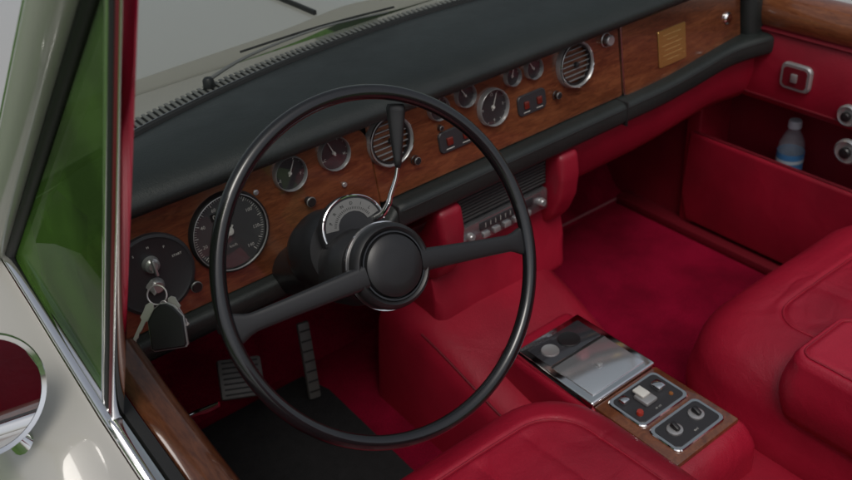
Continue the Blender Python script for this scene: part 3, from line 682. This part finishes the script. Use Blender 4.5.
for i in range(41):
    x = -.48+1.06*i/40; y0 = ywin(x)+.028; y1 = ywin(x)+.078
    rings.append([V3((x, y0, zsc(x, y0)+.001)), V3((x, y0, zsc(x, y0)+.004)), V3((x, y1, zsc(x, y1)+.004)), V3((x, y1, zsc(x, y1)+.001))])
g = MB().loft(rings, False).build('air_intake', M['slot'], car)
for k in range(98):
    x = -.477+.0106*k; y = ywin(x+.0025)+.053; MB().bx(x, x+.0058, y-.025, y+.025, zsc(x, y)+.003, zsc(x, y)+.0055, .0008).build('intake_slat', M['cowl'], g)
m = MB(); m.tube([V3((x, ywin(x)-.004, .690)) for x in [-.66+1.42*i/40 for i in range(41)]], .007, 8); m.build('windscreen_seal', M['rubber'], car)
m = MB(); m.tube([V3((x, ywin(x)+.010, .687)) for x in [-.66+1.42*i/40 for i in range(41)]], .004, 8); m.build('windscreen_chrome_trim', M['chrome'], car)
rings = []
for k in range(9):
    t = k/8; row = []
    for i in range(31):
        x = -.66+1.42*i/30; xx = .05+(x-.05)*(1-.09*t); row.append(V3((xx, ywin(x)-.40*t, .690+.37*t)))
    rings.append(row)
MB().loft(rings, False).build('windscreen', M['glass'], car, 80)
MB().tube([V3((-.676, .088, .60)), V3((-.676, .088, .60))+(T0-B0)*1.15], .007, 14, flat=1.0).build('pillar_seal', M['rubber'], car)
MB().tube([V3((-.690, .122, .60)), V3((-.690, .122, .60))+(T0-B0)*1.15], .021, 18).build('windscreen_pillar', M['cream'], car)
MB().tube([V3((-.700, .150, .60)), V3((-.700, .150, .60))+(T0-B0)*1.15], .006, 10).build('pillar_trim', M['chrome'], car)
MB().tube([V3((.80, .12, .60)), V3((.73, -.30, 1.03))], .021, 16).build('windscreen_pillar', M['cream'], car)
def wiper(pts, b0, b1):
    w = MB().lathe(FR(pts[0]-V3((0, 0, .012))), [(.010, 0), (.009, .012), (.006, .016), (0, .017)], 20).build('wiper', M['black'], car)
    MB().tube(pts, [.0034, .0026, .0020, .0016][:len(pts)], 8, smooth=4).build('wiper_arm', M['vslat'], w)
    MB().tube([b0, (b0+b1)/2+V3((0, 0, .004)), b1], .0020, 8, smooth=4).build('wiper_blade', M['rubber'], w)
def onz(px, py, z): return PL(px, py, (0, 0, z), V3((0, 0, 1)))
wiper([onz(208, 80, .685), onz(250, 55, .70), onz(320, 28, .715), onz(388, 12, .715)], onz(240, 52, .70), onz(394, 7, .71))
wiper([V3((.35, .27, .685)), V3((.30, .26, .71)), V3((.42, .22, .725)), V3((.60, .19, .72))], V3((.30, .24, .71)), V3((.66, .16, .71)))
g = MB().add([(-60, -60, -.36), (60, -60, -.36), (60, 60, -.36), (-60, 60, -.36)], [[0, 1, 2, 3]]).build('ground', M['grass'], smooth=False); g['kind'] = 'structure'
# ================================================================== light & camera
w = bpy.data.worlds.new('World'); scene.world = w; w.use_nodes = True; nt = w.node_tree
bg = nt.nodes['Background']; sky = nt.nodes.new('ShaderNodeTexSky'); sky.sky_type = 'NISHITA'; sky.sun_disc = False
EL, AZ = rad(60), rad(-150)
sky.sun_elevation = EL; sky.sun_rotation = AZ; sky.dust_density = 4; sky.air_density = 1.0
hs = nt.nodes.new('ShaderNodeHueSaturation'); hs.inputs['Saturation'].default_value = .4
nt.links.new(sky.outputs[0], hs.inputs['Color']); nt.links.new(hs.outputs[0], bg.inputs[0]); bg.inputs[1].default_value = .105
L = bpy.data.lights.new('sun', 'SUN'); L.energy = .8; L.angle = rad(22); L.color = (1, .95, .88)
lo = bpy.data.objects.new('sun', L); COL.objects.link(lo)
sd = V3((sin(AZ)*cos(EL), cos(AZ)*cos(EL), sin(EL))); lo.rotation_euler = (-sd).to_track_quat('-Z', 'Y').to_euler()
cd = bpy.data.cameras.new('camera'); co = bpy.data.objects.new('camera', cd); COL.objects.link(co)
co.matrix_world = Matrix(((RR.x, UU.x, -FW.x, CAM.x), (RR.y, UU.y, -FW.y, CAM.y), (RR.z, UU.z, -FW.z, CAM.z), (0, 0, 0, 1)))
cd.sensor_width = 36; cd.lens = FPX/852*36; cd.clip_start = .02; cd.clip_end = 500
cd.dof.use_dof = True; cd.dof.focus_distance = 1.12; cd.dof.aperture_fstop = 6.3
scene.camera = co
scene.view_settings.view_transform = 'Standard'; scene.view_settings.look = 'None'; scene.view_settings.exposure = 0
